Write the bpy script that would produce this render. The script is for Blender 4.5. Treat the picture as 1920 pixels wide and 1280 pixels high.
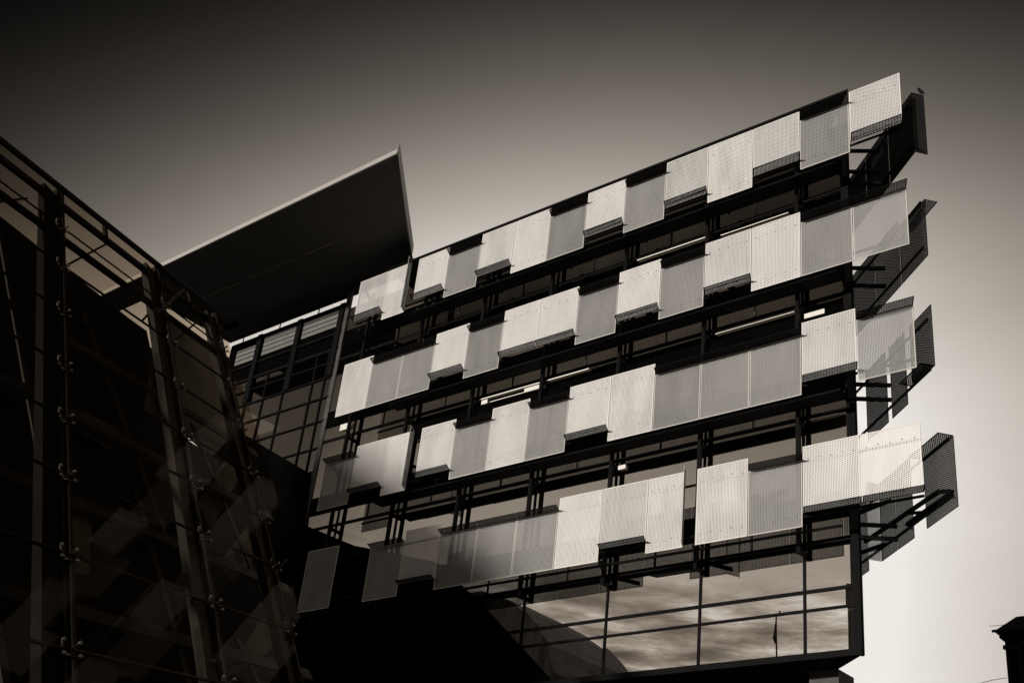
import bpy, bmesh, math, random
from mathutils import Vector, Matrix
random.seed(7)
for o in list(bpy.data.objects): bpy.data.objects.remove(o)
scn = bpy.context.scene
COL = scn.collection
R = math.radians

# ------------------------------------------------------------------ camera
cd = bpy.data.cameras.new("camera"); cam = bpy.data.objects.new("camera", cd); COL.objects.link(cam)
# rows: camera right, up, back
M = Matrix(((0.7659701, 0.63415813, 0.10551428),
            (0.24180457, -0.43627286, 0.86671595),
            (0.59566799, -0.63836467, -0.4875143)))
cam.matrix_world = M.transposed().to_4x4()
cd.sensor_width = 36; cd.lens = 36*2355.16/1920; cd.clip_end = 5000; cd.clip_start = 0.1
scn.camera = cam
scn.view_settings.view_transform = 'Standard'; scn.view_settings.look = 'None'
scn.view_settings.exposure = 0.0; scn.view_settings.gamma = 1.0
scn.render.engine = 'CYCLES'
scn.cycles.transparent_max_bounces = 24
scn.cycles.max_bounces = 8

# ------------------------------------------------------------------ sun
SUN_EL = R(11.5); SUN_DIR = Vector((0.0, -math.cos(SUN_EL), math.sin(SUN_EL)))   # towards the sun
sl = bpy.data.lights.new("sun", 'SUN'); sl.energy = 3.0; sl.angle = R(2.5); sl.color = (1.0, 0.97, 0.935)
so = bpy.data.objects.new("sun", sl); COL.objects.link(so)
so.rotation_euler = SUN_DIR.to_track_quat('Z', 'Y').to_euler()

# ------------------------------------------------------------------ sky (world)
w = bpy.data.worlds.new("World"); scn.world = w; w.use_nodes = True
nt = w.node_tree; N = nt.nodes; L = nt.links
for n in list(N): N.remove(n)
def nd(t, **k):
    n = N.new(t)
    for a, b in k.items(): setattr(n, a, b)
    return n
def mth(op, a, b=None, c=None, clamp=False):
    n = nd('ShaderNodeMath', operation=op, use_clamp=clamp)
    for i, v in enumerate((a, b, c)):
        if v is None: continue
        if isinstance(v, (int, float)): n.inputs[i].default_value = v
        else: L.new(v, n.inputs[i])
    return n.outputs[0]
SKY = [0.0508, -0.5844, -1.4853, -2.3219, -1.1983, -1.2114, -0.4996, -0.6616, 0.2263, -0.5121]
tc = nd('ShaderNodeTexCoord'); sx = nd('ShaderNodeSeparateXYZ'); L.new(tc.outputs['Generated'], sx.inputs[0])
X_, Y_, Z_ = sx.outputs
el = mth('ARCSINE', Z_)
az = mth('ARCTAN2', Y_, X_)
u = mth('DIVIDE', mth('SUBTRACT', az, R(133)), R(30)); u = mth('MINIMUM', mth('MAXIMUM', u, -1.0), 1.1)
v = mth('DIVIDE', mth('SUBTRACT', mth('MAXIMUM', el, 0.05), R(29)), R(15)); v = mth('MINIMUM', mth('MAXIMUM', v, -1.3), 1.15)
uu, uv_, vv = mth('MULTIPLY', u, u), mth('MULTIPLY', u, v), mth('MULTIPLY', v, v)
terms = [None, u, v, uu, uv_, vv, mth('MULTIPLY', uu, u), mth('MULTIPLY', uu, v), mth('MULTIPLY', vv, u), mth('MULTIPLY', vv, v)]
acc = SKY[0]
for c, t in zip(SKY[1:], terms[1:]): acc = mth('ADD', mth('MULTIPLY', t, c), acc)
front = mth('EXPONENT', mth('MINIMUM', acc, -0.18))
# the half of the sky behind the photographer: bright low down, with streaky cloud
mp = nd('ShaderNodeMapping'); mp.inputs['Scale'].default_value = (1.0, 1.0, 5.0); L.new(tc.outputs['Generated'], mp.inputs[0])
ns_ = nd('ShaderNodeTexNoise'); ns_.inputs['Scale'].default_value = 9.0; ns_.inputs['Detail'].default_value = 9; ns_.inputs['Roughness'].default_value = 0.62
ns_.inputs['Distortion'].default_value = 0.15
L.new(mp.outputs[0], ns_.inputs['Vector'])
cl = nd('ShaderNodeMapRange'); cl.inputs['From Min'].default_value = 0.38; cl.inputs['From Max'].default_value = 0.66
cl.inputs['To Min'].default_value = -1.25; cl.inputs['To Max'].default_value = 0.95; L.new(ns_.outputs['Fac'], cl.inputs['Value'])
lowm = nd('ShaderNodeMapRange'); lowm.interpolation_type = 'SMOOTHSTEP'; lowm.inputs['From Min'].default_value = R(17); lowm.inputs['From Max'].default_value = R(20.5)
lowm.inputs['To Min'].default_value = 1.0; lowm.inputs['To Max'].default_value = 0.0; L.new(el, lowm.inputs['Value'])
backg = nd('ShaderNodeValToRGB'); backg.color_ramp.elements[0].position = 0.0; backg.color_ramp.elements[0].color = (0.42,)*3+(1,)
backg.color_ramp.elements[1].position = 1.0; backg.color_ramp.elements[1].color = (0.03,)*3+(1,)
for p_, c_ in ((0.30, 0.55), (0.36, 0.60), (0.47, 0.30), (0.62, 0.10)):
    e_ = backg.color_ramp.elements.new(p_); e_.color = (c_,)*3+(1,)
L.new(Z_, backg.inputs[0])
back = mth('MULTIPLY', backg.outputs[0], mth('EXPONENT', mth('MULTIPLY', cl.outputs[0], lowm.outputs[0])))
dotn = nd('ShaderNodeVectorMath', operation='DOT_PRODUCT'); L.new(tc.outputs['Generated'], dotn.inputs[0]); dotn.inputs[1].default_value = (-0.51, -0.80, 0.30)
wdw = nd('ShaderNodeMapRange'); wdw.interpolation_type = 'SMOOTHSTEP'; wdw.inputs['From Min'].default_value = 0.935; wdw.inputs['From Max'].default_value = 0.985
wdw.inputs['To Min'].default_value = 0.25; wdw.inputs['To Max'].default_value = 1.0; L.new(dotn.outputs['Value'], wdw.inputs['Value'])
back = mth('MULTIPLY', back, wdw.outputs[0])
nz2 = nd('ShaderNodeTexNoise'); nz2.inputs['Scale'].default_value = 3.0; nz2.inputs['Detail'].default_value = 5; L.new(mp.outputs[0], nz2.inputs['Vector'])
front = mth('MULTIPLY', front, mth('ADD', mth('MULTIPLY', nz2.outputs['Fac'], 0.16), 0.92))
side = nd('ShaderNodeMapRange'); side.interpolation_type = 'SMOOTHSTEP'; side.inputs['From Min'].default_value = -0.25; side.inputs['From Max'].default_value = 0.15
L.new(Y_, side.inputs['Value'])
lum = nd('ShaderNodeMix', data_type='FLOAT'); L.new(side.outputs[0], lum.inputs['Factor']); L.new(back, lum.inputs[2]); L.new(front, lum.inputs[3])
tint = nd('ShaderNodeMix', data_type='RGBA'); 
tint.inputs[6].default_value = (1.14, 1.0, 0.85, 1); tint.inputs[7].default_value = (1.0, 0.99, 0.965, 1)
L.new(mth('POWER', mth('MINIMUM', lum.outputs[0], 1.0), 1.3), tint.inputs['Factor'])
vm = nd('ShaderNodeVectorMath', operation='SCALE'); L.new(tint.outputs[2], vm.inputs[0]); L.new(lum.outputs[0], vm.inputs['Scale'])
bg = nd('ShaderNodeBackground'); L.new(vm.outputs[0], bg.inputs[0]); bg.inputs[1].default_value = 1.0
wo = nd('ShaderNodeOutputWorld'); L.new(bg.outputs[0], wo.inputs[0])

# ------------------------------------------------------------------ materials
WARM = (1.08, 1.0, 0.90)
def newmat(name):
    m = bpy.data.materials.new(name); m.use_nodes = True
    t = m.node_tree
    for n in list(t.nodes): t.nodes.remove(n)
    return m, t
def base_col(v, warm=1.0): return tuple(v*(1+(k-1)*warm) for k in WARM)+(1,)
def simple(name, v, rough=0.6, spec=0.3, metal=0.0, var=0.25, scale=1.5, bump=0.0, stretch=(1, 1, 1)):
    m, t = newmat(name); b = t.nodes.new('ShaderNodeBsdfPrincipled'); o = t.nodes.new('ShaderNodeOutputMaterial')
    t.links.new(b.outputs[0], o.inputs[0])
    c = t.nodes.new('ShaderNodeTexCoord'); mpg = t.nodes.new('ShaderNodeMapping'); mpg.inputs['Scale'].default_value = stretch
    n = t.nodes.new('ShaderNodeTexNoise'); n.inputs['Scale'].default_value = scale; n.inputs['Detail'].default_value = 6
    t.links.new(c.outputs['Object'], mpg.inputs[0]); t.links.new(mpg.outputs[0], n.inputs['Vector'])
    r = t.nodes.new('ShaderNodeValToRGB'); r.color_ramp.elements[0].position = 0.3; r.color_ramp.elements[1].position = 0.7
    r.color_ramp.elements[0].color = base_col(v*(1-var)); r.color_ramp.elements[1].color = base_col(v*(1+var))
    t.links.new(n.outputs['Fac'], r.inputs[0]); t.links.new(r.outputs[0], b.inputs['Base Color'])
    b.inputs['Roughness'].default_value = rough; b.inputs['Specular IOR Level'].default_value = spec; b.inputs['Metallic'].default_value = metal
    if bump:
        bp = t.nodes.new('ShaderNodeBump'); bp.inputs['Strength'].default_value = bump; t.links.new(n.outputs['Fac'], bp.inputs['Height']); t.links.new(bp.outputs[0], b.inputs['Normal'])
    return m
def perforated(name, v, rough=0.5, pitch=0.055, hole=0.0146, spec=0.4, stain=0.10):
    m, t = newmat(name); nn = t.nodes; ll = t.links
    def mt(op, a, b=None):
        n = nn.new('ShaderNodeMath'); n.operation = op
        for i, q in enumerate((a, b)):
            if q is None: continue
            if isinstance(q, (int, float)): n.inputs[i].default_value = q
            else: ll.new(q, n.inputs[i])
        return n.outputs[0]
    uv = nn.new('ShaderNodeUVMap'); uv.uv_map = 'holes'; s = nn.new('ShaderNodeSeparateXYZ'); ll.new(uv.outputs[0], s.inputs[0])
    cw = pitch*0.866
    a = mt('DIVIDE', s.outputs[0], cw); ci = mt('FLOOR', a); dx = mt('MULTIPLY', mt('SUBTRACT', mt('SUBTRACT', a, ci), 0.5), cw)
    off = mt('MULTIPLY', mt('FLOORED_MODULO', ci, 2.0), 0.5)
    b_ = mt('ADD', mt('DIVIDE', s.outputs[1], pitch), off); dy = mt('MULTIPLY', mt('SUBTRACT', mt('SUBTRACT', b_, mt('FLOOR', b_)), 0.5), pitch)
    d = mt('SQRT', mt('ADD', mt('MULTIPLY', dx, dx), mt('MULTIPLY', dy, dy)))
    holef = mt('LESS_THAN', d, hole)
    p = nn.new('ShaderNodeBsdfPrincipled'); p.inputs['Roughness'].default_value = rough; p.inputs['Specular IOR Level'].default_value = spec
    c = nn.new('ShaderNodeTexCoord'); ns1 = nn.new('ShaderNodeTexNoise'); ns1.inputs['Scale'].default_value = 1.1; ns1.inputs['Detail'].default_value = 7
    mp1 = nn.new('ShaderNodeMapping'); mp1.inputs['Scale'].default_value = (1.6, 1, 0.55)
    ll.new(c.outputs['Object'], mp1.inputs[0]); ll.new(mp1.outputs[0], ns1.inputs['Vector'])
    r = nn.new('ShaderNodeValToRGB'); r.color_ramp.elements[0].position = 0.3; r.color_ramp.elements[1].position = 0.68
    r.color_ramp.elements[0].color = base_col(v*(1-stain), 0.7); r.color_ramp.elements[1].color = base_col(v*(1+stain*0.5), 0.7)
    ll.new(ns1.outputs['Fac'], r.inputs[0]); ll.new(r.outputs[0], p.inputs['Base Color'])
    tr = nn.new('ShaderNodeBsdfTransparent'); mx = nn.new('ShaderNodeMixShader'); o = nn.new('ShaderNodeOutputMaterial')
    ll.new(holef, mx.inputs[0]); ll.new(p.outputs[0], mx.inputs[1]); ll.new(tr.outputs[0], mx.inputs[2]); ll.new(mx.outputs[0], o.inputs[0])
    return m
def glass(name, refl, tintv, wav=0.0, rough=0.0, gr=0.9):
    m, t = newmat(name); nn = t.nodes; ll = t.links
    g = nn.new('ShaderNodeBsdfGlossy'); g.inputs['Roughness'].default_value = rough; g.inputs['Color'].default_value = base_col(0.95)
    tr = nn.new('ShaderNodeBsdfTransparent'); tr.inputs['Color'].default_value = base_col(tintv)
    fr = nn.new('ShaderNodeLayerWeight'); fr.inputs['Blend'].default_value = 0.5
    pw = nn.new('ShaderNodeMath'); pw.operation = 'POWER'; pw.inputs[1].default_value = 3.5; ll.new(fr.outputs['Facing'], pw.inputs[0])
    mr = nn.new('ShaderNodeMapRange'); mr.inputs['To Min'].default_value = refl; mr.inputs['To Max'].default_value = gr
    ll.new(pw.outputs[0], mr.inputs['Value'])
    mx = nn.new('ShaderNodeMixShader'); o = nn.new('ShaderNodeOutputMaterial')
    ll.new(mr.outputs[0], mx.inputs[0]); ll.new(tr.outputs[0], mx.inputs[1]); ll.new(g.outputs[0], mx.inputs[2]); ll.new(mx.outputs[0], o.inputs[0])
    if wav:
        c = nn.new('ShaderNodeTexCoord'); ns1 = nn.new('ShaderNodeTexNoise'); ns1.inputs['Scale'].default_value = 0.35; ns1.inputs['Detail'].default_value = 1
        bp = nn.new('ShaderNodeBump'); bp.inputs['Strength'].default_value = wav; bp.inputs['Distance'].default_value = 0.05
        ll.new(c.outputs['Object'], ns1.inputs['Vector']); ll.new(ns1.outputs['Fac'], bp.inputs['Height']); ll.new(bp.outputs[0], g.inputs['Normal'])
    return m
MT = dict(
 white=perforated('white_perforated_metal', 0.82), white2=perforated('white_perforated_metal_b', 0.76, stain=0.16), grey2=perforated('grey_perforated_metal_b', 0.29, rough=0.5, stain=0.16),
 pale2=perforated('pale_perforated_metal_b', 0.60, stain=0.16),
 pale=perforated('pale_perforated_metal', 0.66),
 grey=perforated('grey_perforated_metal', 0.34, rough=0.45),
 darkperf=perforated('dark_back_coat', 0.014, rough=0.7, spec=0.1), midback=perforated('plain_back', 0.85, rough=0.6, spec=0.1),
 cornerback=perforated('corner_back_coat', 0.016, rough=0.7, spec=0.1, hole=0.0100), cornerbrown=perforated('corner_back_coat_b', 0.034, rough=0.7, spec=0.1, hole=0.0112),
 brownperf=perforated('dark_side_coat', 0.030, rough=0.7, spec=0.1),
 rim=simple('pale_edge_trim', 0.82, 0.4, var=0.05), rimgrey=simple('grey_edge_trim', 0.60, 0.4, var=0.05),
 rimdark=simple('dark_edge_trim', 0.006, 0.6, 0.1, var=0.1),
 stud=simple('stud_steel', 0.10, 0.4),
 steel=simple('black_painted_steel', 0.0045, 0.6, 0.08), steel2=simple('charcoal_steel', 0.018, 0.6, 0.15),
 mull=simple('dark_anodised_frame', 0.005, 0.6, 0.08), mullpale=simple('grey_frame', 0.07, 0.5),
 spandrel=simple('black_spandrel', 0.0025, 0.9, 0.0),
 glass=glass('coated_window_glass', 0.46, 0.35, wav=0.05), glasstop=glass('storey_window_glass', 0.37, 0.30, wav=0.04),
 glassannex=glass('annex_window_glass', 0.26, 0.30, wav=0.04),
 lglass=glass('atrium_glass', 0.003, 0.72, rough=0.0, gr=0.014),
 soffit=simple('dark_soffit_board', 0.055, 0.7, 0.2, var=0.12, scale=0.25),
 soffit2=simple('underside_cladding', 0.006, 0.8, 0.05),
 fascia=simple('pale_metal_fascia', 0.42, 0.45, var=0.06, scale=0.6), glintw=simple('white_glint', 0.85, 0.4, var=0.04),
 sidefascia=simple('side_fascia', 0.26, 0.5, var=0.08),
 jointline=simple('pale_joint', 0.35, 0.6),
 louvre=simple('grey_louvre', 0.17, 0.6, var=0.1),
 concrete=simple('column_concrete', 0.09, 0.85, var=0.2, scale=3, bump=0.2),
 inter=simple('dark_interior', 0.010, 0.8, 0.1), inter3=simple('grey_interior_screen', 0.16, 0.8, 0.1, var=0.3, scale=0.6), inter2=simple('column_and_reflection_grey', 0.12, 0.8, 0.1, var=0.3), ceilm=simple('interior_ceiling', 0.06, 0.9, 0.1),
 atrium2=simple('inner_steel', 0.035, 0.6, 0.2, var=0.4, scale=0.5),
 atrium=simple('atrium_steel', 0.03, 0.5, 0.3, var=0.3, scale=0.8), atriumdark=simple('atrium_dark_steel', 0.012, 0.5, 0.3),
 fitting=simple('fitting_steel', 0.12, 0.4, 0.4, metal=0.6),
 asphalt=simple('asphalt', 0.05, 0.9, 0.2, scale=2, bump=0.2), paving=simple('paving', 0.14, 0.85, scale=1.5, bump=0.1),
 stone=simple('street_stone', 0.09, 0.9, var=0.45, scale=0.9, bump=0.3, stretch=(2.5, 1, 0.35)), slate=simple('silhouette_slate', 0.006, 0.6, 0.1), dstone=simple('silhouette_stone', 0.006, 0.9, 0.1),
 dframe=simple('silhouette_frame', 0.03, 0.8, 0.1), cable=simple('cable_black', 0.02, 0.6), blind=simple('white_blind', 0.75, 0.8, var=0.08),
 feather=simple('feather', 0.01, 0.8, 0.1), flag=simple('flag_cloth', 0.03, 0.9),
)

# ------------------------------------------------------------------ helpers
def V(*a): return Vector(a)
class MB:
    k = 1.0
    def __init__(s): s.bm = bmesh.new(); s.uv = s.bm.loops.layers.uv.new('holes')
    def prism(s, P, U, Vv, Nn, mats=(0, 0, 0), uvo=(0, 0)):
        """box with corner P and edge vectors U, V, N; front face (the +N side), back face, sides take mats"""
        P, U, Vv, Nn = map(Vector, (P, U, Vv, Nn))
        c = [P, P+U, P+U+Vv, P+Vv]; d = [q+Nn for q in c]
        vb = [s.bm.verts.new(q) for q in c]; vf = [s.bm.verts.new(q) for q in d]
        lu, lv = U.length, Vv.length; uvs = [(0, 0), (lu, 0), (lu, lv), (0, lv)]
        f = s.bm.faces.new(vf); f.material_index = mats[0]
        for l, q in zip(f.loops, uvs): l[s.uv].uv = (q[0]+uvo[0], q[1]+uvo[1])
        f = s.bm.faces.new(vb[::-1]); f.material_index = mats[1]
        for l, q in zip(f.loops, uvs[::-1]): l[s.uv].uv = (q[0]+uvo[0], q[1]+uvo[1])
        for i in range(4):
            j = (i+1) % 4
            f = s.bm.faces.new((vb[i], vb[j], vf[j], vf[i])); f.material_index = mats[2]
            for l in f.loops: l[s.uv].uv = (0.0, 0.0)
        return s
    def box(s, x0, x1, y0, y1, z0, z1, mi=0):
        return s.prism((x0, y0, z0), (x1-x0, 0, 0), (0, 0, z1-z0), (0, y1-y0, 0), (mi, mi, mi))
    def beam(s, a, b, wd, ht, up=(0, 0, 1), mi=0):
        a, b, up = Vector(a), Vector(b), Vector(up); d = (b-a).normalized(); sx_ = d.cross(up)
        if sx_.length < 1e-4: sx_ = d.cross(Vector((1, 0, 0)))
        sx_.normalize(); u_ = sx_.cross(d)
        return s.prism(a-sx_*wd/2-u_*ht/2, sx_*wd, u_*ht, b-a, (mi, mi, mi))
    def tube(s, a, b, r, n=8, r2=None, mi=0):
        a, b = Vector(a), Vector(b); d = (b-a).normalized(); q = d.orthogonal().normalized(); p = d.cross(q); r2 = r if r2 is None else r2
        A = [s.bm.verts.new(a+(q*math.cos(t)+p*math.sin(t))*r) for t in [2*math.pi*i/n for i in range(n)]]
        B = [s.bm.verts.new(b+(q*math.cos(t)+p*math.sin(t))*r2) for t in [2*math.pi*i/n for i in range(n)]]
        for i in range(n):
            f = s.bm.faces.new((A[i], A[(i+1) % n], B[(i+1) % n], B[i])); f.material_index = mi; f.smooth = True
        for r_ in (A[::-1], B): s.bm.faces.new(r_).material_index = mi
        return s
    def poly(s, pts, ext, mats=(0, 0, 0)):
        ext = Vector(ext); a = [s.bm.verts.new(p) for p in pts]; b = [s.bm.verts.new(Vector(p)+ext) for p in pts]
        s.bm.faces.new(a[::-1]).material_index = mats[0]; s.bm.faces.new(b).material_index = mats[1]
        for i in range(len(pts)):
            j = (i+1) % len(pts); s.bm.faces.new((a[i], a[j], b[j], b[i])).material_index = mats[2]
        return s
    def build(s, name, mats, parent=None):
        if s.k != 1.0:
            for v_ in s.bm.verts: v_.co = v_.co*s.k
        bmesh.ops.recalc_face_normals(s.bm, faces=s.bm.faces)
        me = bpy.data.meshes.new(name); s.bm.to_mesh(me); s.bm.free()
        for m in (mats if isinstance(mats, (list, tuple)) else [mats]): me.materials.append(MT[m] if isinstance(m, str) else m)
        o = bpy.data.objects.new(name, me); COL.objects.link(o)
        if parent is not None: o.parent = parent; o.matrix_parent_inverse = Matrix.Identity(4)
        return o
class MG(MB):
    k = 0.9763           # sets the glazed wall 1.2 m behind the screens
def thing(name, label, cat, group=None):
    o = bpy.data.objects.new(name, None); COL.objects.link(o); tag(o, label, cat, group); return o
def tag(o, label, cat, group=None):
    o['label'] = label; o['category'] = cat
    if group: o['group'] = group
    return o
def struct(o): o['kind'] = 'structure'; return o

# ------------------------------------------------------------------ key sizes of the big building (metres, camera at the origin)
D = 28.76; YG = 30.676; X0 = -13.647; BW = 1.712; T1 = 27.372; H = 2.366; ST = 4.0; GZ = -1.6
F = V(0.22, -0.42, 0)                       # the way the bent flaps and outrigger arms point, out from the wall
C = V(-14.67, YG, 0); SD = V(-0.76708, 0.64155, 0); NS = V(0.64155, 0.76708, 0)

# ------------------------------------------------------------------ ground
struct(MB().box(-600, 600, -600, 600, GZ-0.5, GZ).build('ground', 'paving'))
struct(MB().box(-600, 600, -9.0, 4.0, GZ+0.004, GZ+0.008).build('road', 'asphalt'))

# ------------------------------------------------------------------ the big building
bld = thing('office_building', 'dark glass office building with four rows of white and grey perforated screens', 'building')
XL = -48.0
# body: floors, interior wall
def body(z0, z1, inset, name, mat):
    a = C + V(-inset*1.3, inset, 0); b = a + SD*14; 
    return MG().poly([V(a.x, a.y, z0), V(b.x, b.y, z0), V(b.x-8, b.y+8, z0), V(XL, b.y+8, z0), V(XL, a.y, z0)], (0, 0, z1-z0)).build(name, mat, bld)
for j in range(4):
    z = 14.0+4*j
    body(z, z+0.8, 0.12, 'floor', 'ceilm')
body(10.0, 10.16, 0.0, 'underside', 'soffit2')
MG().box(XL, -21, YG+6, YG+6.3, 10, 29).build('interior_wall', 'inter', bld)
for j in range(5):
    for i in range(4):
        x = -18.5-5.0*i
        if j == 0 or i < 3: MG().box(x, x+0.35, YG+3.0, YG+3.35, 10.0+4*j if j == 0 else 10.8+4*j, 14.0+4*j).build('interior_column', 'inter2', bld)
# underside beam below the lowest glass
MG().box(XL, C.x-0.02, YG-0.06, YG-0.003, 9.99, 10.17).build('sill_beam', 'mull', bld)
MG().prism(C+V(-0.25, -0.04, 10.0), (0.25, 0, 0), (0, 0, 18.0), (0, 0.05, 0)).build('corner_post', 'steel', bld)
# curtain wall grid
gx = [-14.94, -16.35, -19.774, -23.198, -26.622, -30.046, -33.47, -36.894, -38.9]
GXL = [-38.9, -40.3, -42.3, -44.99, -47.3]
zones = [(10.17, 11.32), (11.42, 11.85), (11.97, 13.25), (13.4, 13.95)]
for j in range(1, 4): zones += [(14.75+4*(j-1), 17.25+4*(j-1)), (17.4+4*(j-1), 17.95+4*(j-1))]
zones += [(26.75, 27.95)]
storeys = [zones[:4], zones[4:6], zones[6:8], zones[8:10], zones[10:]]
for i in range(len(gx)-1):
    for js, zs in enumerate(storeys):
        m = MG()
        for z0, z1 in zs:
            w_ = gx[i]-gx[i+1]-0.04; m.prism((gx[i+1]+0.02, YG+0.012, z0), (w_, random.uniform(-1, 1)*0.0016*w_, 0), (0, random.uniform(-1, 1)*0.002*(z1-z0), z1-z0), (0, -0.01, 0))
        m.build('window', 'glass' if js == 0 else 'glasstop', bld)
for i, x in enumerate(gx[1:]):
    wd = 0.07 if i < 7 else 0.26
    MG().box(x-wd/2, x+wd/2, YG-0.035, YG+0.10, 10.17, 28.0 if i < 7 else 28.9).build('mullion', 'mull' if i < 7 else 'mullpale', bld)
for i in range(1, 7):                                  # slimmer posts at the middle of each bay, upper storeys only
    x = (gx[i]+gx[i+1])/2
    for z0, z1 in ((13.4, 13.95), (17.4, 17.95), (21.4, 21.95), (25.4, 25.95)):
        MG().box(x-0.02, x+0.02, YG-0.03, YG-0.003, z0, z1).build('glazing_bar', 'mullpale' if i % 2 else 'mull', bld)
for z0, z1 in ((11.32, 11.42), (11.85, 11.97), (13.25, 13.4), (17.25, 17.4), (21.25, 21.4), (25.25, 25.4)):
    MG().box(-38.77, -14.94, YG-0.02, YG+0.12, z0+0.01, z1-0.01).build('transom', 'mull', bld)
for z0, z1 in ((20.2, 20.94), (24.2, 24.93)):
    MG().box(-33.4, -14.94, YG-0.015, YG-0.003, z0, z1).build('blanking_panel', 'spandrel', bld)
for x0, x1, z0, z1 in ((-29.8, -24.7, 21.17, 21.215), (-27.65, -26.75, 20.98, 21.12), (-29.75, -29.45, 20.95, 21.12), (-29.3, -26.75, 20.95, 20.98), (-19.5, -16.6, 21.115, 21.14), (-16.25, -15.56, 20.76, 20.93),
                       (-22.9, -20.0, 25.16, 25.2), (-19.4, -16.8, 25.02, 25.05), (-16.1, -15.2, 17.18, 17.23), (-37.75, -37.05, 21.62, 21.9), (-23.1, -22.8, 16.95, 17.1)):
    MG().box(x0, x1, YG-0.07, YG-0.055, z0, z1).build('pale_glint', 'glintw', bld)  # white strips stand in for bright reflected lines in the glass
for z0, z1 in ((13.95, 14.75), (17.95, 18.75), (21.95, 22.75), (25.95, 26.75)):
    MG().box(-38.77, -14.94, YG-0.017, YG+0.10, z0, z1).build('spandrel', 'spandrel', bld)
# left end of the wall, under the canopy
for i in range(len(GXL)-1):
    a, b = GXL[i+1], GXL[i]
    for z0, z1 in ((14.4, 18.0), (18.1, 20.0), (20.05, 21.1), (21.16, 22.4), (22.46, 23.55), (23.61, 24.55), (24.61, 25.3), (25.36, 25.92)):
        MG().box(a+0.02, b-0.02, YG+0.01, YG+0.03, z0, z1).build('window', 'glassannex', bld)
for x0, x1, z0, z1 in ((-46.6, -45.1, 27.05, 27.85), (-44.6, -42.25, 27.1, 28.1), (-41.8, -39.4, 27.2, 28.1)):
    MG().box(x0, x1, YG-0.02, YG+0.02, z0, z1).build('clerestory_window', 'louvre', bld)
    for q in range(3): MG().box(x0, x1, YG-0.05, YG-0.021, z0+0.2+0.25*q, z0+0.215+0.25*q).build('louvre_blade', 'mull', bld)
for z0, z1 in ((20.0, 20.05), (21.1, 21.16), (22.4, 22.46), (23.55, 23.61), (24.55, 24.61), (25.3, 25.36), (25.92, 26.05), (26.75, 26.85)):
    MG().box(-47.3, -38.95, YG-0.05, YG+0.10, z0, z1).build('transom', 'mull', bld)
for x in GXL[1:-1]+[-43.7, -39.5]:
    MG().box(x-0.035, x+0.035, YG-0.04, YG+0.12, 14.4, 25.9).build('mullion', 'mull', bld)
for x in (-44.9, -42.03, -39.15):
    MG().box(x-0.16, x+0.16, YG-0.12, YG+0.25, 24.6, 28.30).build('clerestory_post', 'steel', bld)
MG().box(-47.3, -38.95, YG+0.05, YG+0.12, 26.05, 28.4).build('clerestory_backing', 'spandrel', bld)
for x in (-46, -43.3, -40.6, -37.9): MB().box(x, x+0.04, 30.4, 30.44, 27.0, 28.49).build('canopy_post', 'steel', bld)
MG().poly([V(x, YG-0.12, z) for x, z in ((-47.3, 24.6), (-43.35, 22.3), (-39.06, 19.9), (-38.8, 17.6), (-35.5, 16.2), (-31, 14.9), (-28.45, 12.95), (-25.2, 10.17), (-47.3, 10.17))], (0, 0.03, 0)).build('black_reflection', 'spandrel', bld)  # flat black shape laid over the panes in place of a dark reflection
# roof edge (black line over the top row of screens)
a = C + SD*14
MB().poly([V(X0, D-0.02, 27.44), V(a.x+1.0, a.y, 27.44), V(a.x-8, a.y+8, 27.44), V(XL, a.y+8, 27.44), V(XL, 31.6, 27.44), V(-34.4, 31.6, 27.44), V(-34.4, D-0.02, 27.44)],
          (0, 0, 0.09)).build('roof', 'steel', bld)

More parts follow.
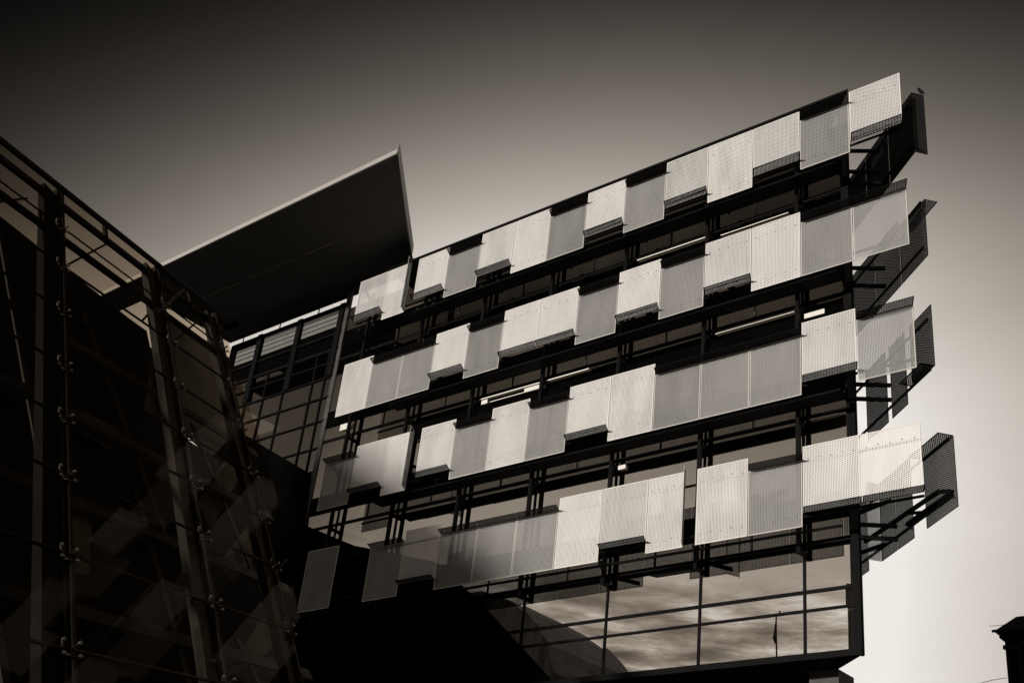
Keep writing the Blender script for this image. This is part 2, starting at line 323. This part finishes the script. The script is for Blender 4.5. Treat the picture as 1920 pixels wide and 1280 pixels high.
# ------------------------------------------------------------------ sun screens
def screen(P, U, w_, h, out, kind, fmat, fl, trim='rim', back='midback', name='sun_screen', d=0.40, rails=True, zT=None, flapm=None):
    """P lower corner on the screen plane, U unit vector along the wall, 'out' unit normal, fl flap vector"""
    g = 0.012; P = Vector(P); U = Vector(U); out = Vector(out); up = V(0, 0, 1); th = out*0.006
    x0, x1, z0, z1 = g, w_-g, 0.0, h
    if kind == 'high': z0 = d
    if kind == 'low': z1 = h-d
    if kind == 'sideR': x1 = w_-0.42
    if kind == 'sideL': x0 = 0.42
    m = MB(); o_ = P+U*x0+up*z0; uvo = (random.random(), random.random())
    m.prism(o_, U*(x1-x0), up*(z1-z0), th, (0, 1, 2), uvo)
    for zz in (0.30, h-0.42):                                 # studs where the sheet is bolted to its rails
        zz = min(max(zz, z0+0.10), z1-0.10)
        for q in range(5):
            c_ = P+U*(x0+(x1-x0)*(0.1+0.2*q))+up*(zz+0.035*(q % 2))
            m.tube(c_-out*0.004, c_+out*0.016, 0.017, 6, mi=3)
    s_ = m.build(name, [fmat, back, trim, 'stud'], bld)
    e = MB(); tw = 0.028; f0 = o_+out*0.007; t2 = out*0.010; W_, H_ = x1-x0, z1-z0   # edge trim proud of the sheet
    e.prism(f0, U*W_, up*tw, t2); e.prism(f0+up*(H_-tw), U*W_, up*tw, t2)
    e.prism(f0+up*tw, U*tw, up*(H_-2*tw), t2); e.prism(f0+up*tw+U*(W_-tw), U*tw, up*(H_-2*tw), t2)
    e.build('edge_trim', trim, s_)
    if kind != 'full':
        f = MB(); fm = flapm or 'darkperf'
        if kind == 'high': b0, b1, nn_ = o_-up*0.004, U*W_, -up*0.006
        elif kind == 'low': b0, b1, nn_ = o_+up*(H_+0.002), U*W_, up*0.006
        elif kind == 'sideR': b0, b1, nn_ = o_+U*(W_+0.002), up*H_, U*0.006
        else: b0, b1, nn_ = o_-U*0.002, up*H_, -U*0.006
        lf = fl.length; f.prism(b0, b1, fl, nn_, (0, 0, 1), (0.01, 0.01))
        dirn = b1.normalized(); k = fl.normalized()
        for t0 in (0.0, lf-0.03): f.prism(b0+k*t0+nn_*1.2, b1, k*0.03, nn_, (1, 1, 1))
        for t0 in (0.0, b1.length-0.03): f.prism(b0+dirn*t0+k*0.03+nn_*1.2, dirn*0.03, k*(lf-0.06), nn_, (1, 1, 1))
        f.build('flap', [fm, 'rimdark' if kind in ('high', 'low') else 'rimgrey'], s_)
    return s_
LBL = {('high', 'white'): 'white perforated screen with its lower end bent outwards', ('low', 'grey'): 'grey perforated screen with its upper end bent outwards',
       ('sideR', 'white'): 'white perforated screen with its right end bent outwards', ('full', 'white'): 'flat white perforated screen'}
rows = {  # bay index of the right-hand edge (k) -> (kind, material)
 0: {-1: 'hp', 0: 'lg', 1: 'hp', 2: 'fw', 3: 'hp', 4: 'lg', 5: 'hw', 6: 'lg', 7: 'fw', 8: 'hw', 9: 'lg', 10: 'hw', 11: 'sw', 12: 'hp'},
 1: {-1: 'lg', 0: 'lg', 1: 'fw', 2: 'hw', 3: 'lg', 4: 'hw', 5: 'lg', 6: 'hw', 7: 'hw', 8: 'lg', 9: 'hw', 10: 'lg', 11: 'lg', 12: 'fw'},
 2: {-1: 'lg', 0: 'hw', 1: 'lg', 2: 'lg', 3: 'lg', 4: 'fw', 5: 'hw', 6: 'lg', 7: 'fw', 8: 'lg', 9: 'hw', 10: 'sw', 11: 'hp', 12: 'lg'},
 3: {-1: 'hw', 0: 'hw', 1: 'lg', 2: 'fw', 3: 'sw', 4: 'hp', 5: 'fw', 6: 'lg', 7: 'lg', 8: 'lg', 9: 'hp', 10: 'lg', 12: 'fg'}}
KN = {'h': 'high', 'l': 'low', 'f': 'full', 's': 'sideR'}; MN = {'w': 'white', 'g': 'grey', 'p': 'pale'}
for j, r in rows.items():
    zb = T1-ST*j-H
    for k, t in r.items():
        kind, mat = KN[t[0]], MN[t[1]]
        xl = X0-BW*(k+1)
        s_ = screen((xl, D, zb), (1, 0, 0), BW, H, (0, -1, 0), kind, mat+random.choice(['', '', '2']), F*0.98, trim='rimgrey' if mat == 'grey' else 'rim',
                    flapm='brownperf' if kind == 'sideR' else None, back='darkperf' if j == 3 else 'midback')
        s_['label'] = LBL.get((kind, 'white' if mat == 'pale' else mat), 'flat grey perforated screen')
# rails behind the screens, outrigger arms, posts and walkways
XA = X0+BW; XZ = X0-BW*13
for j in range(4):
    zt = T1-ST*j; zb = zt-H
    for z in (zb+0.32, zt-0.45):
        MB().box(XZ+0.05, XA-0.05, D+0.06, D+0.11, z-0.03, z+0.03).build('screen_rail', 'steel', bld)
    if j < 3:
        MB().box(X0-BW*11.35, -14.25, D+0.13, D+0.66, zb-0.06, zb).build('walkway', 'steel', bld)
        MB().box(X0-BW*11.35, -14.3, D+0.66, D+0.70, zb-0.07, zb+0.02).build('walkway_edge', 'steel', bld)
    else:
        for dz in (0.12,):
            MG().box(-38.5, -14.9, YG-0.62, YG-0.54, zb+dz+0.30, zb+dz+0.36).build('service_pipe', 'steel', bld)
    for i in range(-1, 7):
        xg = -16.35-3.424*i if i >= 0 else -14.8
        for xo in (0.0, 0.85) if (i > 0 and j == 0) else (0.0,):
            if j == 3 and i not in (1, 2): continue
            for z in ((zb+0.05)/0.9763,) if (xo or j == 3) else ((zb+0.05)/0.9763, (zt-0.5)/0.9763):
                if j in (1, 2) and z < zb+1.2 and i > 0: continue
                base = V(xg+xo, YG-0.30, z); k_ = 1.85
                MG().beam(base, base+F*k_, 0.09, 0.11).build('outrigger_arm', 'steel', bld)
for i in range(0, 7):
    xg = -16.35-3.424*i
    MG().box(xg-0.06, xg+0.06, YG-0.37, YG-0.25, 12.95, 28.0).build('steel_post', 'steel', bld)
    for z in (12.95, 17.0, 21.0, 25.0, 27.2):
        MG().box(xg-0.05, xg+0.05, YG-0.25, YG-0.05, z, z+0.12).build('post_bracket', 'steel', bld)
# the screens that carry on round the sharp corner, seen from behind
def sp(s, z, off=1.0): return C+SD*s+NS*off+V(0, 0, z)
wing = {0: [(-2.6, -0.9, 'sideL0', 0), (-0.88, 0.8, 'full', 0), (0.82, 2.5, 'full', 0)],
        1: [(-2.99, -1.3, 'low', 1), (-1.28, 0.42, 'full', 0), (0.44, 2.1, 'full', 0)],
        2: [(-2.96, -1.60, 'high', -1), (-1.30, -0.28, 'full', 0), (-0.05, 1.4, 'full', 0)],
        3: [(-3.66, -1.95, 'low', -1), (-1.25, -0.24, 'full', 0), (-0.22, 0.78, 'sideR0', -1), (1.6, 3.2, 'full', 0)]}
for j, r in wing.items():
    zb = T1-ST*j-H
    for s0, s1, kind, fd in r:
        k2 = {'sideL0': 'full', 'sideR0': 'full'}.get(kind, kind)
        fl = NS*(0.42*(fd if fd else 1))
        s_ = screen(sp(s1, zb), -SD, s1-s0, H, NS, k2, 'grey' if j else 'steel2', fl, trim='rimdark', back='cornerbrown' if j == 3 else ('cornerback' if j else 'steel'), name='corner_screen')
        if kind == 'sideL0': MB().prism(sp(s0, zb)-SD*0.004, NS*0.42, V(0, 0, H), -SD*0.006, (0, 0, 1)).build('flap', ['steel2', 'rimdark'], s_)
        if kind == 'sideR0': MB().prism(sp(s1, zb)+SD*0.004, -NS*0.40, V(0, 0, H), SD*0.006, (0, 0, 1)).build('flap', ['grey', 'rimdark'], s_)
    for z in (zb+0.32, T1-ST*j-0.45):
        lo = min(q[0] for q in r)+0.1
        MB().beam(sp(lo, z, 0.93), sp(3.2, z, 0.93), 0.05, 0.06).build('corner_rail', 'steel', bld)
BZ = {0: (26.8, 25.95, 25.48), 1: (22.2, 21.55), 2: (18.1, 17.62), 3: (13.68, 13.30)}
for j, zz in BZ.items():
    for z in zz:
        MG().beam(C+V(0, 0, z)+SD*0.05, C+SD*(-0.28)+NS*1.0+V(0, 0, z), 0.10, 0.10).build('corner_arm', 'steel', bld)
    zb = T1-ST*j-H
    if j < 3: continue
    m_ = MB()                                            # a flat truss reaching out to the farthest screen
    m_.beam(sp(0.3, zb+0.30, 0.30), sp(-2.84, zb+0.70, 0.93), 0.08, 0.10); m_.beam(sp(-1.0, zb+0.45, 0.92), sp(-3.5 if j == 3 else -2.8, zb+0.42, 0.93), 0.08, 0.10)
    m_.beam(sp(-2.84, zb+0.70, 0.93), sp(-3.55 if j == 3 else -2.9, zb+0.43, 0.93), 0.08, 0.10); m_.beam(sp(-1.34, zb+0.62, 0.75), sp(-2.05, zb+0.42, 0.93), 0.07, 0.08)
    m_.build('corner_truss', 'steel', bld)
    MB().beam(sp(1.3, zb+1.3, 0.12), sp(-0.1, zb+1.5, 0.93), 0.08, 0.09).build('corner_strut', 'steel', bld)
    MB().beam(sp(1.3, zb+0.1, 0.12), sp(0.3, zb+0.35, 0.93), 0.08, 0.09).build('corner_strut', 'steel', bld)
# side wall of the building, its glass and bands
for z0, z1 in [(10.0, 11.4), (11.5, 13.9)]+[(14.75+4*q, 17.9+4*q) for q in range(3)]+[(26.75, 28.0)]:
    MG().prism(C+SD*0.05+V(0, 0, z0), SD*13.9, V(0, 0, z1-z0), -NS*0.03).build('side_window', 'glasstop', bld)
for z0 in (13.9, 17.9, 21.9, 25.9): MG().prism(C+SD*0.05+V(0, 0, z0), SD*13.9, V(0, 0, 0.84), NS*0.02).build('side_spandrel', 'spandrel', bld)
for q in range(9): MG().prism(C+SD*(0.05+1.712*q)+V(0, 0, 10), SD*0.1, V(0, 0, 18), NS*0.08).build('side_mullion', 'mull', bld)
# pier under the overhang and the recessed ground floor
MG().box(-16.77, -15.88, 31.68, 32.6, GZ*1.03, 9.995).build('pier', 'concrete', bld)
MG().box(-46, -22, 36, 44, GZ*1.03, 9.99).build('ground_storey', 'inter', bld)
# roof canopy: a thin dark slab sweeping out over the left end
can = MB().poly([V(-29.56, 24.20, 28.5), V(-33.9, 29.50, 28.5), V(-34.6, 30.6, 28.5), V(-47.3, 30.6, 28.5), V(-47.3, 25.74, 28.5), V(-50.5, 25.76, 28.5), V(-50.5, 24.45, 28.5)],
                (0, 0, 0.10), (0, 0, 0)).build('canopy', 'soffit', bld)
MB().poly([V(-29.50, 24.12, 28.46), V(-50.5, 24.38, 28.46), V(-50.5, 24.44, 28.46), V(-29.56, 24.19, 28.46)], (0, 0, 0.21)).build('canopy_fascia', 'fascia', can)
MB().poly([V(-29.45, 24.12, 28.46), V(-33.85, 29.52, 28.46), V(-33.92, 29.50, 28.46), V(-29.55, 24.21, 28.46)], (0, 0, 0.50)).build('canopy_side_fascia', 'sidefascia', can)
for x0, x1 in ((-46.5, -42.0), (-41.6, -38.6), (-37.9, -35.9)): MB().box(x0, x1, 27.08, 27.095, 28.488, 28.497).build('canopy_joint', 'jointline', can)
for x in (-46.0, -43.0, -40.0, -37.0, -34.0): MB().box(x, x+0.010, 24.6, 29.2 if x < -35 else 27.0, 28.490, 28.497).build('canopy_joint', 'atrium', can)
MB().box(-46.6, -45.2, 29.3, 29.45, 28.2, 28.46).build('canopy_lamp', 'steel', can)

# ------------------------------------------------------------------ the leaning glass building on the left
K = 0.65
E1 = V(-0.42649688, 0.88939537, 0.16454874); C1 = V(-0.60393628, 0.12032683, 0.78789747); N1 = V(0.78331292, 0.2722332, 0.55884699)
P0 = V(-35.08724, 22.0, 21.9814)
def G(a, b, o=0.0): return (P0+E1*a+C1*b+N1*o)*K
lb = thing('glass_building', 'dark leaning glass wall with bolted panes and slanting steel columns at the left', 'building')
def gpoly(pts, o, th, name, mat, parent=lb):
    return MB().poly([G(a_, b_, o) for a_, b_ in pts], N1*th*K).build(name, mat, parent)
jb = [-0.02, -2.75, -5.2, -7.7, -10.3, -12.5, -14.6, -17.1, -19.6, -22.2, -24.8]
ja = [-13.2, -10.5, -4.75, -0.35]
def wid(b): return 0.0
for i in range(3):
    for q in range(len(jb)-1):
        g_ = 0.02
        gpoly([(ja[i]+g_, jb[q]-g_), (ja[i+1]-g_, jb[q]-g_), (ja[i+1]-g_, jb[q+1]+g_), (ja[i]+g_, jb[q+1]+g_)], 0.0, 0.03, 'glass_pane', 'lglass')
# the last narrow strip of panes, with its rounded top corner
tops = [(-0.33, -0.03), (-0.05, -0.30), (0.02, -0.65), (-0.02, -1.1), (0.10, -1.5), (0.10, -2.72), (-0.33, -2.72)]
gpoly(tops, 0.0, 0.03, 'glass_pane', 'lglass')
ew = {1: 0.1, 2: 0.35, 3: 0.7, 4: 0.95, 5: 1.1, 6: 0.45, 7: 0.45, 8: 0.6, 9: 0.7, 10: 0.8}
for q in range(1, len(jb)-1):
    gpoly([(-0.33, jb[q]-0.02), (ew[q], jb[q]-0.02), (ew[q+1], jb[q+1]+0.02), (-0.33, jb[q+1]+0.02)], 0.0, 0.03, 'glass_pane', 'lglass')
def behind(a, b, o):
    # the spot on the layer o behind the glass that stands in line with grid point (a, b) as seen from the street
    p = G(a, b, 0.0); return p*(G(0, 0, o).dot(N1)/p.dot(N1))
def gbeam(a0, b0, a1, b1, o, wa, dp, name, mat, parent=lb):
    p, q = behind(a0, b0, o), behind(a1, b1, o)
    return MB().beam(p, q, wa*K, dp*K, up=N1).build(name, mat, parent)
gbeam(-13.1, 0.02, -1.1, 0.02, 0.02, 0.10, 0.16, 'top_rail', 'atriumdark')
gbeam(-13.1, -1.27, -0.2, -1.27, -0.35, 0.30, 0.12, 'top_beam', 'atriumdark')
for a_ in (-13.6, -7.7, -2.4): gbeam(a_, -0.05, a_, -1.1, -0.12, 0.14, 0.10, 'rail_bracket', 'atriumdark')
for b_, t_ in ((-3.55, 0.16), (-2.75, 0.04)): gbeam(-13.1, b_, -0.3, b_, -0.25, t_, t_, 'cross_rod', 'atriumdark')
for q in range(2, len(jb)-1): gbeam(-13.1, jb[q], -0.3, jb[q], -0.05, 0.05, 0.05, 'cross_rod', 'atriumdark')
for (a0, b0, a1, b1) in ((-11.6, -2.6, -13.4, -5.0), (-7.6, -1.4, -9.9, -5.1), (-1.6, -1.4, -4.2, -5.0), (-3.9, -1.4, -6.1, -5.2)):
    gbeam(a0, b0, a1, b1, -0.4, 0.06, 0.06, 'tie_rod', 'atriumdark')
for a0, w0, mat in ((-10.45, 0.95, 'inter'), (-4.98, 0.95, 'atrium'), (-0.95, 0.8, 'atrium')):
    c_ = gbeam(a0-0.25, -1.0, a0-0.25, -25, -0.30, w0*0.52, 0.22, 'column', mat)
    gbeam(a0+0.28, -0.6, a0+0.28, -25, -0.22, w0*0.30, 0.18, 'column_fin', 'atriumdark' if mat == 'inter' else mat, c_)
    gbeam(a0+0.47, -0.3, a0+0.47, -25, -0.12, w0*0.10, 0.1, 'column_edge', 'atriumdark', c_)
for i, a0 in enumerate((-10.0, -4.35, -0.42)):        # bolted fittings: a cross of four buttons at every joint
    for q in range(1, len(jb)-1):
        m = MB(); p0 = G(a0, jb[q], 0.0)
        for sa in (-1, 1):
            for sb in (-1, 1):
                c_ = G(a0+sa*0.24-0.05, jb[q]+sb*0.16, 0.02); m.tube(c_, c_+N1*0.035, 0.024, 8)
                m.tube(G(a0-0.05, jb[q], -0.12), c_, 0.014, 5)
        m.build('glass_fitting', 'fitting', lb)
# dark wall and grey screens inside; boards stand in for reflections in the panes
def mass(pts, o, dp, name, mat='inter'): return gpoly(pts, o, -dp, name, mat)
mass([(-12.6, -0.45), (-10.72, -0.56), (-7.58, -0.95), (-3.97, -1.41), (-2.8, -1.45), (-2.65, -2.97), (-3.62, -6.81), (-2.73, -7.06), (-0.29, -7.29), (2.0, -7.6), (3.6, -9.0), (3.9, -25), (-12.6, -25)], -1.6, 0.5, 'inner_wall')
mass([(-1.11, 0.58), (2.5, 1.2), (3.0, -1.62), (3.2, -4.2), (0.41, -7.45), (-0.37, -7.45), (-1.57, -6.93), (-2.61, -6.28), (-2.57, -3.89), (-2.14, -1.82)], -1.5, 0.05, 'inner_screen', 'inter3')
mass([(-2.57, -2.27), (-1.8, -1.72), (-2.17, -6.95), (-3.72, -6.97)], -1.75, 0.05, 'inner_screen', 'inter3')
for pts in ([(0.66, -7.89), (1.98, -7.89), (-1.17, -12.02), (-1.73, -10.99)],
            [(2.0, -10.41), (3.1, -10.74), (-0.29, -14.19), (-1.05, -13.51)], [(1.0, -15.3), (2.62, -15.61), (0.11, -17.12), (-1.86, -18.0)],
            [(-7.59, -9.39), (-5.7, -9.36), (-5.97, -10.5), (-7.74, -10.32)], [(-7.96, -13.6), (-7.14, -13.6), (-7.37, -15.78), (-7.92, -15.87)],
            [(-13.4, -11.5), (-11.8, -11.5), (-11.8, -13.3), (-13.4, -13.0)]):
    mass(pts, -1.3, 0.05, 'reflection_board', 'inter2')

for b_ in (-9.0, -12.2, -15.4, -18.6, -21.8): gbeam(-13.0, b_, 0.2, b_, -1.0, 0.32, 0.06, 'inner_beam', 'atrium2')
for a_, b_, a2, b2 in ((-12.6, -5.6, -10.9, -14.5), (-9.2, -7.0, -6.2, -15.5), (-7.4, -14.0, -5.4, -23.0), (-4.0, -9.5, -1.2, -17.5), (-12.8, -16.0, -11.0, -23.5), (-3.6, -18.0, -1.0, -23.0)):
    gbeam(a_, b_, a2, b2, -1.15, 0.22, 0.05, 'inner_brace', 'atrium2')

# ------------------------------------------------------------------ corner house, far right
ch = thing('corner_house', 'black silhouetted house with overhanging eaves and an arched window at the bottom right', 'house')  # near-black materials put the silhouette's shade into the house colours
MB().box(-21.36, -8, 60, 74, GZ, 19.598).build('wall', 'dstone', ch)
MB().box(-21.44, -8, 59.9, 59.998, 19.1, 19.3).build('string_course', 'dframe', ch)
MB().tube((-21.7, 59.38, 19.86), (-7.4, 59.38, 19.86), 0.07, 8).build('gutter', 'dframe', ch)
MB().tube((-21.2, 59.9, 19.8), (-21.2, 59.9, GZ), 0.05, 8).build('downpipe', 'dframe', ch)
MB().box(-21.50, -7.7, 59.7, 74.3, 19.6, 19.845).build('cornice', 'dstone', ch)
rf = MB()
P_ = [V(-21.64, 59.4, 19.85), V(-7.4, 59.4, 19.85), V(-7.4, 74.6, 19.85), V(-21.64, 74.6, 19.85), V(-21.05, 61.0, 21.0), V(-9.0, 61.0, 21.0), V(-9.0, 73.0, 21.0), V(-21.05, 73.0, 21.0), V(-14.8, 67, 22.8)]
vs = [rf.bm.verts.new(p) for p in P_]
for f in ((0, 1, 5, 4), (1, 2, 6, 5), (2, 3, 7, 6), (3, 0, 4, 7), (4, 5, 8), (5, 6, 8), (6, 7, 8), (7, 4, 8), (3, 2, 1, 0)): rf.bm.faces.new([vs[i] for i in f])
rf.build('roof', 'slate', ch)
fr_ = MB(); cx, zc, rr = -20.15, 18.9, 0.52
arc = [V(cx-rr*math.cos(t), 59.90, zc+rr*math.sin(t)) for t in [math.pi*i/10 for i in range(11)]]
for p, q in zip(arc, arc[1:]): fr_.beam(p, q, 0.1, 0.12, up=(0, 1, 0))
fr_.box(cx-rr-0.06, cx-rr+0.06, 59.84, 59.96, 17.2, zc); fr_.box(cx+rr-0.06, cx+rr+0.06, 59.84, 59.96, 17.2, zc)
wn = fr_.build('window', 'dframe', ch)
MB().box(cx-0.22, cx+rr-0.08, 59.93, 59.99, 17.7, 18.35).build('pane', 'glass', wn)
# wires
def wire(a_, b_, sag, r, label):
    m = MB(); pts = []
    for i in range(17):
        t = i/16; p = Vector(a_).lerp(Vector(b_), t); p.z -= sag*4*t*(1-t); pts.append(p)
    for p, q in zip(pts, pts[1:]): m.tube(p, q, r, 5)
    return tag(m.build('overhead_wire', 'cable'), label, 'wire')
wire((-21.36, 59.9, 17.72), (-19.98, 50.0, 14.35), -0.10, 0.014, 'thin black wire sagging from the wall of the dark corner house')
tag(MB().tube((-22.04, 60.0, 20.33), (-21.2, 60.9, 20.62), 0.012, 5).build('roof_rod', 'cable'), 'short thin rod sticking out level from the roof of the dark corner house', 'rod')
# bird on the top corner screen
b = MB(); q0 = sp(-2.6, T1+0.0)+NS*0.34
bmesh.ops.create_icosphere(b.bm, subdivisions=2, radius=1.0, matrix=Matrix.Translation(q0+V(0, 0, 0.13)) @ Matrix.Rotation(R(-35), 4, 'Y') @ Matrix.Diagonal((0.06, 0.06, 0.13, 1)))
bmesh.ops.create_icosphere(b.bm, subdivisions=2, radius=0.045, matrix=Matrix.Translation(q0+V(-0.06, 0, 0.26)))
b.tube(q0+V(-0.09, 0, 0.26), q0+V(-0.14, 0, 0.25), 0.014, 5, 0.002)
b.tube(q0+V(0.05, 0, 0.06), q0+V(0.12, 0, -0.03), 0.03, 6, 0.015)
b.tube(q0, q0+V(0, 0, 0.08), 0.008, 5)
tag(b.build('bird', 'feather'), 'small dark bird perched on the top corner screen', 'bird')
# across the street, mirrored in the lowest windows; the shadow block is unseen
ob = thing('street_building', 'weathered stone building with a curved gable mirrored in the lowest windows', 'building')
MB().poly([V(-61.0, -15, GZ), V(-61.2, -15, 25.6), V(-62.2, -15, 28.0), V(-63.6, -15, 29.5), V(-65.2, -15, 31.0), V(-66.8, -15, 32.1), V(-70, -15, 33), V(-85, -15, 33), V(-85, -15, GZ)], (0, -12, 0)).build('wall', 'stone', ob)
gb = thing('shadow_block', 'unseen stone block added behind the photographer to shade the lower left screens', 'building')
MB().poly([V(-39.3, -20, GZ), V(-39.3, -20, 31.2), V(-36.5, -20, 30.6), V(-34, -20, 28.9), V(-30, -20, 26.6), V(-26, -20, 23.4), V(-24.5, -20, 21.5), V(-24.5, -20, GZ)], (0, -10, 0)).build('wall', 'stone', gb)  # unseen, added to cast a shadow; its outline follows the wanted shadow edge
fp = thing('flagpole', 'tall flagpole with a furled dark flag mirrored in the lowest windows', 'flagpole')
MB().tube((-41.9, -15, GZ), (-41.9, -15, 27.9), 0.09, 10, 0.05).build('pole', 'steel', fp)
b = MB(); b.tube((-41.90, -15, 25.6), (-42.02, -15, 26.0), 0.07, 8, 0.14); b.tube((-42.02, -15, 26.0), (-41.96, -15, 26.6), 0.14, 8, 0.09); b.tube((-41.96, -15, 26.6), (-41.9, -15, 27.5), 0.09, 8, 0.03); b.build('flag', 'flag', fp)
